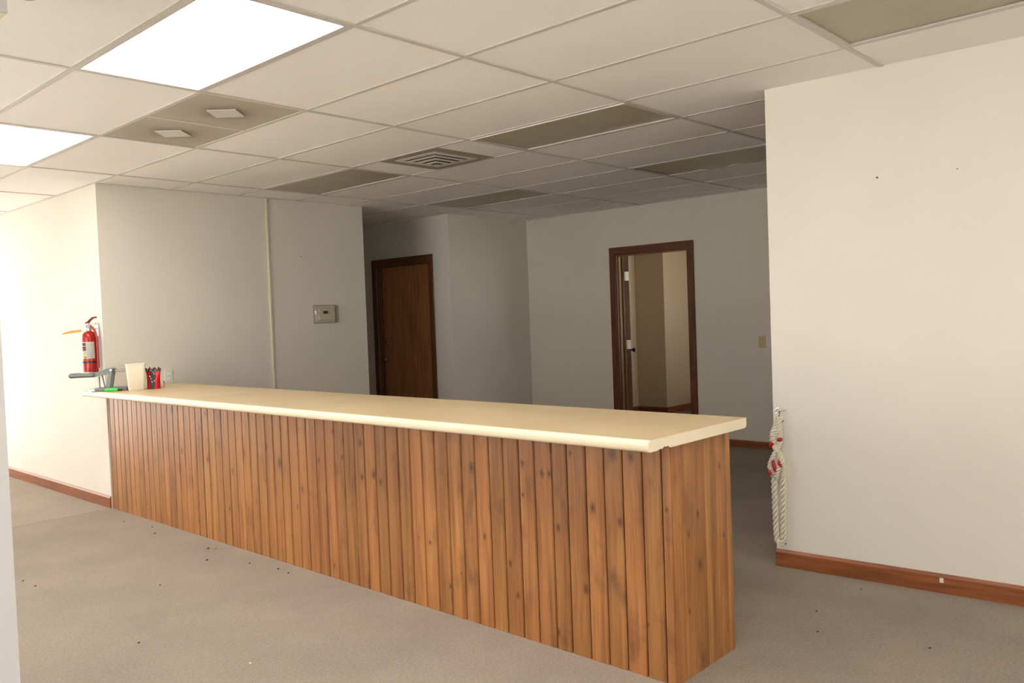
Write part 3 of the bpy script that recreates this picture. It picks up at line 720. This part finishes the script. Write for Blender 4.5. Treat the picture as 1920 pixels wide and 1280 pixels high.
lever([(-0.02, 0.412), (0.0, 0.420), (0.018, 0.436), (0.04, 0.452), (0.066, 0.455)], 0.013, 0.006, 'darkred', 'squeeze_lever')
lever([(-0.012, 0.396), (0.02, 0.398), (0.05, 0.405), (0.06, 0.402)], 0.011, 0.003, 'tin', 'carry_handle')
tg = lathe([(0, 0), (0.013, 0), (0.013, 0.01), (0, 0.01)], 14); bmesh.ops.rotate(tg, verts=tg.verts[:], cent=(0, 0, 0), matrix=Matrix.Rotation(-PI/2, 3, 'Y')); bmesh.ops.translate(tg, verts=tg.verts[:], vec=(-0.017, -0.003, 0.388)); obj('gauge', tg, M['tin'], fe, True)
obj('pull_pin', tube([(-0.03, 0.02, 0.404), (0.0, 0.0, 0.404), (0.02, -0.016, 0.404)], 0.0025, 6), M['steel'], fe)
hp = [ax*0.012+Vector((0, 0, 0.39)), ax*0.034+Vector((0, 0, 0.375)), ax*0.053+Vector((0, 0, 0.345)), ax*0.066+Vector((0, 0, 0.30)), ax*0.068+Vector((0, 0, 0.22)), ax*0.067+Vector((0, 0, 0.13)), ax*0.066+Vector((0, 0, 0.06))]
obj('hose', tube(hp, [0.008, 0.009, 0.009, 0.009, 0.009, 0.009, 0.011], 10), M['hose'], fe, True)
obj('wall_bracket', boxes((0.064, 0.0725, -0.015, 0.015, 0.30, 0.40), (0.0, 0.0725, -0.003, 0.003, 0.362, 0.370)), M['tin'], fe)
# orange tag tied to its neck
ot_ = tag(obj('inspection_tag', prism([(0.0, 0.0), (0.006, 0.018), (0.085, 0.012), (0.135, -0.004), (0.150, -0.016), (0.07, -0.008)], 1, -0.0008, 0.0008), M['orange'], loc=(0.515, 4.245, 1.40)), 'orange paper tag sticking out from the fire extinguisher neck', 'tag')
ot_.rotation_euler = (0, 0, math.radians(148))

# ------------------------------------------------------------------ things on the counter
# heavy desk punch: built along local x (image right), handle overhanging to the left
pr = -0.72
pu = thing('desk_punch', 'grey metal desk punch with wide raised lever pad on the counter end', 'punch', (0.560, 3.862, ZC), pr)
def P(*b, r=0.003): return rbox(*b, r, 1)
obj('base', P(-0.095, 0.135, -0.06, 0.06, 0.002, 0.026, r=0.005), M['grey_metal'], pu)
obj('paper_guide', P(-0.15, -0.097, -0.055, 0.055, 0.002, 0.02), M['tin'], pu)
for q in (-0.045, 0.0, 0.045): obj('guide_pin', tube([(-0.135, q, 0.02), (-0.135, q, 0.036)], 0.002, 6), M['steel'], pu)
for s in (-1, 1):
    bm = bmesh.new(); bm_prism(bm, [(-0.025, 0.024), (0.005, 0.024), (0.030, 0.150), (0.034, 0.166), (0.014, 0.170), (0.006, 0.150)], 1, s*0.03-0.006, s*0.03+0.006); bmesh.ops.recalc_face_normals(bm, faces=bm.faces[:])
    obj('upright_arm', bm, M['grey_metal'], pu)
bm = bmesh.new()
pad = [(-0.285, 0.110), (-0.278, 0.106), (-0.20, 0.108), (-0.10, 0.112), (-0.06, 0.118), (0.03, 0.136), (0.04, 0.165), (0.02, 0.172), (-0.02, 0.168), (-0.075, 0.148), (-0.12, 0.144), (-0.278, 0.142), (-0.285, 0.138)]
bm_prism(bm, pad, 1, -0.024, 0.024); bmesh.ops.recalc_face_normals(bm, faces=bm.faces[:])
obj('lever', bm, M['grey_metal'], pu)
obj('lever_pad', P(-0.290, -0.100, -0.045, 0.045, 0.108, 0.142, r=0.012), M['grey_metal'], pu)
obj('pad_top', P(-0.20, -0.135, -0.032, 0.032, 0.141, 0.1465, r=0.002), M['tin'], pu)
obj('pivot_pin', tube([(0.022, -0.045, 0.158), (0.022, 0.045, 0.158)], 0.008, 10), M['tin'], pu)
obj('tie_bar', P(0.036, 0.135, -0.012, 0.012, 0.142, 0.162), M['bar'], pu)
obj('bar_post', P(0.118, 0.134, -0.012, 0.012, 0.026, 0.142), M['bar'], pu)
obj('punch_rod', tube([(-0.078, 0.0, 0.026), (-0.080, 0.0, 0.112)], 0.005, 8), M['grey_metal'], pu)
obj('punch_rod', tube([(-0.040, 0.0, 0.026), (-0.058, 0.0, 0.118)], 0.005, 8), M['grey_metal'], pu)
# marker
mk = thing('marker_pen', 'green marker pen lying in front of the desk punch base', 'pen', (0.528, 3.772, ZC), pr+0.06)
def hx(bm): bmesh.ops.rotate(bm, verts=bm.verts[:], cent=(0, 0, 0), matrix=Matrix.Rotation(PI/2, 3, 'Y')); bmesh.ops.translate(bm, verts=bm.verts[:], vec=(0, 0, 0.011)); return bm
obj('barrel', hx(lathe([(0, -0.045), (0.009, -0.045), (0.011, -0.04), (0.011, 0.04), (0.008, 0.046), (0, 0.046)], 14)), M['green'], mk, True)
obj('cap', hx(lathe([(0, 0.046), (0.0095, 0.046), (0.0105, 0.05), (0.009, 0.073), (0, 0.073)], 14)), M['black'], mk, True)
obj('clip', boxes((-0.03, 0.03, -0.003, 0.003, 0.0215, 0.0245)), M['green'], mk)
# milky tapered square canister
def taper(w0, d0, w1, d1, h, r, n=5):
    bm = bmesh.new(); rings = []
    def ring(w, d, z, rr):
        pts = []
        for sx, sy, a in ((1, 1, 0), (-1, 1, PI/2), (-1, -1, PI), (1, -1, 1.5*PI)):
            for i in range(n+1):
                t_ = a+PI/2*i/n; pts.append(bm.verts.new((sx*(w-rr)+rr*math.cos(t_), sy*(d-rr)+rr*math.sin(t_), z)))
        return pts
    for (w, d, z, rr) in ((w0*0.94, d0*0.94, 0, r), (w0, d0, 0.004, r), (w1, d1, h-0.006, r), (w1+0.002, d1+0.002, h-0.005, r), (w1+0.002, d1+0.002, h, r), (w1-0.003, d1-0.003, h, r-0.002), (w0-0.003, d0-0.003, 0.006, r-0.002)):
        rings.append(ring(w, d, z, rr))
    for A, B in zip(rings, rings[1:]):
        m = len(A)
        for i in range(m): bm.faces.new((A[i], A[(i+1) % m], B[(i+1) % m], B[i]))
    bm.faces.new(rings[0][::-1]); bm.faces.new(rings[-1]); bmesh.ops.recalc_face_normals(bm, faces=bm.faces[:]); return bm
cs = thing('plastic_canister', 'milky white tapered plastic bin standing on the counter', 'bin', (0.680, 3.690, ZC), -0.35)
obj('bin_body', taper(0.056, 0.046, 0.068, 0.056, 0.200, 0.014), M['canister'], cs, True)
# red and black pouch
po = thing('snack_pouch', 'crumpled red and black pouch beside the milky plastic bin', 'pouch', (0.800, 3.660, ZC), -0.80)
def pouch_pt(u, v, side):
    """u -1..1 across, v 0..1 up"""
    w = 0.050+0.010*v-0.006*math.sin(PI*v); th_ = 0.036*(1-v**2.2)*math.sqrt(max(0.0, 1-abs(u)**3)) + 0.003*(1-abs(u))
    cr = (0.003*math.sin(u*9+v*13)*v + 0.002*math.sin(u*23+v*5))*(1-abs(u))
    top = 0.155 + (0.008*math.sin(u*11)+0.006*math.sin(u*29+1) if v > 0.97 else 0)
    return Vector((u*w, side*(th_+cr), v*top))
def pouch_surface(u0, u1, v0, v1, side, off=0.0, nu=18, nv=14, mask=None):
    bm = bmesh.new(); g = []
    for j in range(nv+1):
        row = []
        for i in range(nu+1):
            u = u0+(u1-u0)*i/nu; v = v0+(v1-v0)*j/nv; p = pouch_pt(u, v, side); p.y += side*off; row.append(bm.verts.new(p))
        g.append(row)
    for j in range(nv):
        for i in range(nu):
            uc, vc = u0+(u1-u0)*(i+0.5)/nu, v0+(v1-v0)*(j+0.5)/nv
            if mask is None or mask(uc, vc): bm.faces.new((g[j][i], g[j][i+1], g[j+1][i+1], g[j+1][i]))
    for v_ in [v_ for v_ in bm.verts if not v_.link_faces]: bm.verts.remove(v_)
    return bm
bm = pouch_surface(-1, 1, 0, 1, -1)
bm2 = pouch_surface(-1, 1, 0, 1, 1); me_ = bpy.data.meshes.new('tmp'); bm2.to_mesh(me_); bm2.free(); bm.from_mesh(me_); bpy.data.meshes.remove(me_)
bmesh.ops.remove_doubles(bm, verts=bm.verts[:], dist=0.0004); bmesh.ops.recalc_face_normals(bm, faces=bm.faces[:])
M['pouch_red'] = plain('glossy_red_foil', (0.56, 0.015, 0.02), 0.25, 0, 0.1, 40)
M['pouch_black'] = plain('glossy_black_foil', (0.03, 0.028, 0.028), 0.3, 0, 0.2, 40)
pb = obj('pouch_body', bm, M['pouch_red'], po, True)
oval = lambda u, v: ((u-0.05)/0.42)**2 + ((v-0.42)/0.50)**2 < 1
for sd in (-1, 1):
    obj('black_panel', pouch_surface(-1, 1, 0, 1, sd, 0.0035, 36, 36, oval), M['pouch_black'], pb, True)
    obj('black_top_band', pouch_surface(-1, 1, 0.86, 1, sd, 0.003, 24, 4), M['pouch_black'], pb, True)
for (u, v) in ((0.12, 0.82), (0.25, 0.74), (-0.3, 0.62), (0.38, 0.40), (-0.1, 0.5), (0.05, 0.35), (-0.7, 0.93)):
    p = pouch_pt(u, v, -1); s = random.uniform(0.003, 0.006)
    obj('silver_scuff', boxes((p.x-s*0.6, p.x+s*0.6, p.y-0.0045, p.y-0.001, p.z-s, p.z+s)), M['tin'], pb)
# small bolt beside it
sb = thing('metal_bolt', 'small metal bolt standing on the counter by the outlet plate', 'bolt', (0.915, 3.740, ZC))
obj('shaft', lathe([(0, 0), (0.004, 0), (0.004, 0.04), (0, 0.04)], 10), M['bar'], sb, True)
obj('bolt_head', lathe([(0, 0.04), (0.009, 0.04), (0.009, 0.047), (0, 0.047)], 6), M['bar'], sb)

# ------------------------------------------------------------------ rope on the right wall
RX = 2.200
hk = thing('wall_hook', 'chrome s-shaped hook screwed to the edge of the right wall', 'hook', (2.235, -0.705, 0.845))
obj('screw_eye', tube([(0.012, -0.012, 0), (-0.028, -0.012, 0.0), (-0.036, -0.008, 0.004), (-0.040, 0.0, 0.0), (-0.036, 0.006, -0.006)], 0.0045, 8), M['chrome'], hk, True)
sp_ = [(-0.035, 0.024, -0.012), (-0.035, 0.028, 0.002), (-0.035, 0.022, 0.012), (-0.035, 0.010, 0.016), (-0.035, 0.0, 0.010), (-0.035, -0.002, -0.004), (-0.035, 0.004, -0.022), (-0.035, 0.004, -0.042), (-0.035, -0.004, -0.056), (-0.035, -0.016, -0.058), (-0.035, -0.024, -0.046)]
sp_ = [(a, b*0.8, c) for a, b, c in sp_]
obj('s_hook', tube(sp_, 0.0042, 8), M['chrome'], hk, True)
rp = thing('rope_bundle', 'cream twisted rope with red tape hanging from a hook on the right wall', 'rope', (RX, -0.685, 0.12))
yl, yr_ = 0.017, -0.020                   # left leg (towards the wall end) and right leg
legs = [(0, yl+0.006, 0.40), (0, yl+0.004, 0.25), (0, yl, 0.06), (0, yl-0.004, 0.026), (0.0, -0.001, 0.014), (0, yr_+0.004, 0.026), (0, yr_, 0.06), (0, yr_-0.006, 0.25), (0, yr_-0.008, 0.40)]
obj('twisted_rope', rope(legs, 0.0105, 0.0076, 0.085), M['rope'], rp, True)
def loop(nm, pts, R=0.0080, r=0.0066, pitch=0.06, ph=0.0):
    obj(nm, rope([(a-0.004, b, c) for a, b, c in pts], R, r, pitch, phase=ph), M['rope'], rp, True)
# interlaced eye splices
loop('splice', [(-0.008, 0.030, 0.385), (-0.014, 0.038, 0.43), (-0.010, 0.022, 0.475), (-0.012, -0.004, 0.52), (-0.006, -0.024, 0.57), (-0.002, -0.020, 0.62), (0, -0.012, 0.67), (0, -0.017, 0.695)])
loop('splice', [(-0.004, -0.030, 0.38), (-0.012, -0.040, 0.43), (-0.006, -0.030, 0.48), (-0.002, -0.002, 0.515), (-0.008, 0.024, 0.56), (-0.012, 0.018, 0.61), (-0.004, -0.004, 0.66), (0, -0.014, 0.695)], ph=1.0)
loop('splice', [(-0.016, 0.004, 0.37), (-0.024, -0.016, 0.42), (-0.020, -0.036, 0.46), (-0.016, -0.020, 0.505), (-0.014, 0.014, 0.54), (-0.012, 0.012, 0.59), (-0.006, -0.020, 0.63), (-0.004, -0.018, 0.69)], ph=2.0)
for (pts, r) in (([(-0.020, 0.028, 0.535), (-0.030, 0.012, 0.560)][::-1] , 0.0115), ([(-0.018, -0.012, 0.572), (-0.018, -0.038, 0.580)], 0.0105), ([(-0.034, -0.006, 0.405), (-0.034, 0.012, 0.465)], 0.009), ([(-0.028, -0.030, 0.430), (-0.026, -0.024, 0.468)], 0.0115), ([(-0.024, 0.030, 0.385), (-0.024, 0.042, 0.410)], 0.0105)):
    a, b = Vector(pts[0]), Vector(pts[1]); m_ = (a+b)/2+Vector((-0.003, 0, 0))
    obj('red_tape', tube([a, a.lerp(m_, 0.5), m_, m_.lerp(b, 0.5), b], [r*0.75, r, r*1.05, r, r*0.75], 10), M['tape'], rp, True)

# ------------------------------------------------------------------ crumbs on the carpet
def crumb(x, y, s, mat='crumb'):
    bm = bmesh.new(); bmesh.ops.create_icosphere(bm, subdivisions=1, radius=1.0)
    for v in bm.verts: v.co = Vector((v.co.x*s*random.uniform(0.7, 1.6), v.co.y*s*random.uniform(0.6, 1.1), max(-0.15, v.co.z)*s*0.7*random.uniform(0.7, 1.0)))
    zmin = min(v.co.z for v in bm.verts)
    o = obj('carpet_crumb', bm, M[mat], loc=(x, y, -zmin), smooth=False); o.rotation_euler = (0, 0, random.uniform(0, PI))
    return o
A = [(0.505, 2.337), (0.53, 2.287), (0.374, 2.096), (0.495, 1.815), (0.472, 3.025), (0.545, 3.228), (0.491, 3.569), (0.54, 1.576), (0.53, 1.455)]
ORD = ['first', 'second', 'third', 'fourth', 'fifth', 'sixth', 'seventh', 'eighth', 'ninth']
for k, (x, y) in enumerate(sorted(A, key=lambda q: -q[1])):
    tag(crumb(x, y, random.choice((0.006, 0.008, 0.010))), 'dark crumb on the carpet by the counter foot, %s from the bright left wall' % ORD[k], 'crumb', 'dark crumbs along the counter foot')
for k, (x, y) in enumerate([(-0.462, 1.102), (-0.024, 1.851), (-0.467, 2.423), (-0.477, 2.593)]):
    tag(crumb(x, y, 0.007), 'dark crumb on the open carpet left of the counter, %s from the camera' % ORD[k], 'crumb', 'dark crumbs on the open carpet')
for k, (x, y) in enumerate([(1.685, -1.098), (1.454, -1.199), (2.10, -1.147), (1.553, -1.619)]):
    tag(crumb(x, y, 0.006), 'dark crumb on the carpet before the right wall, %s from the counter end' % ORD[k], 'crumb', 'dark crumbs by the right wall')
tag(crumb(-0.263, 0.489, 0.006, 'pale_crumb'), 'pale scrap of lint on the carpet in the foreground', 'lint')
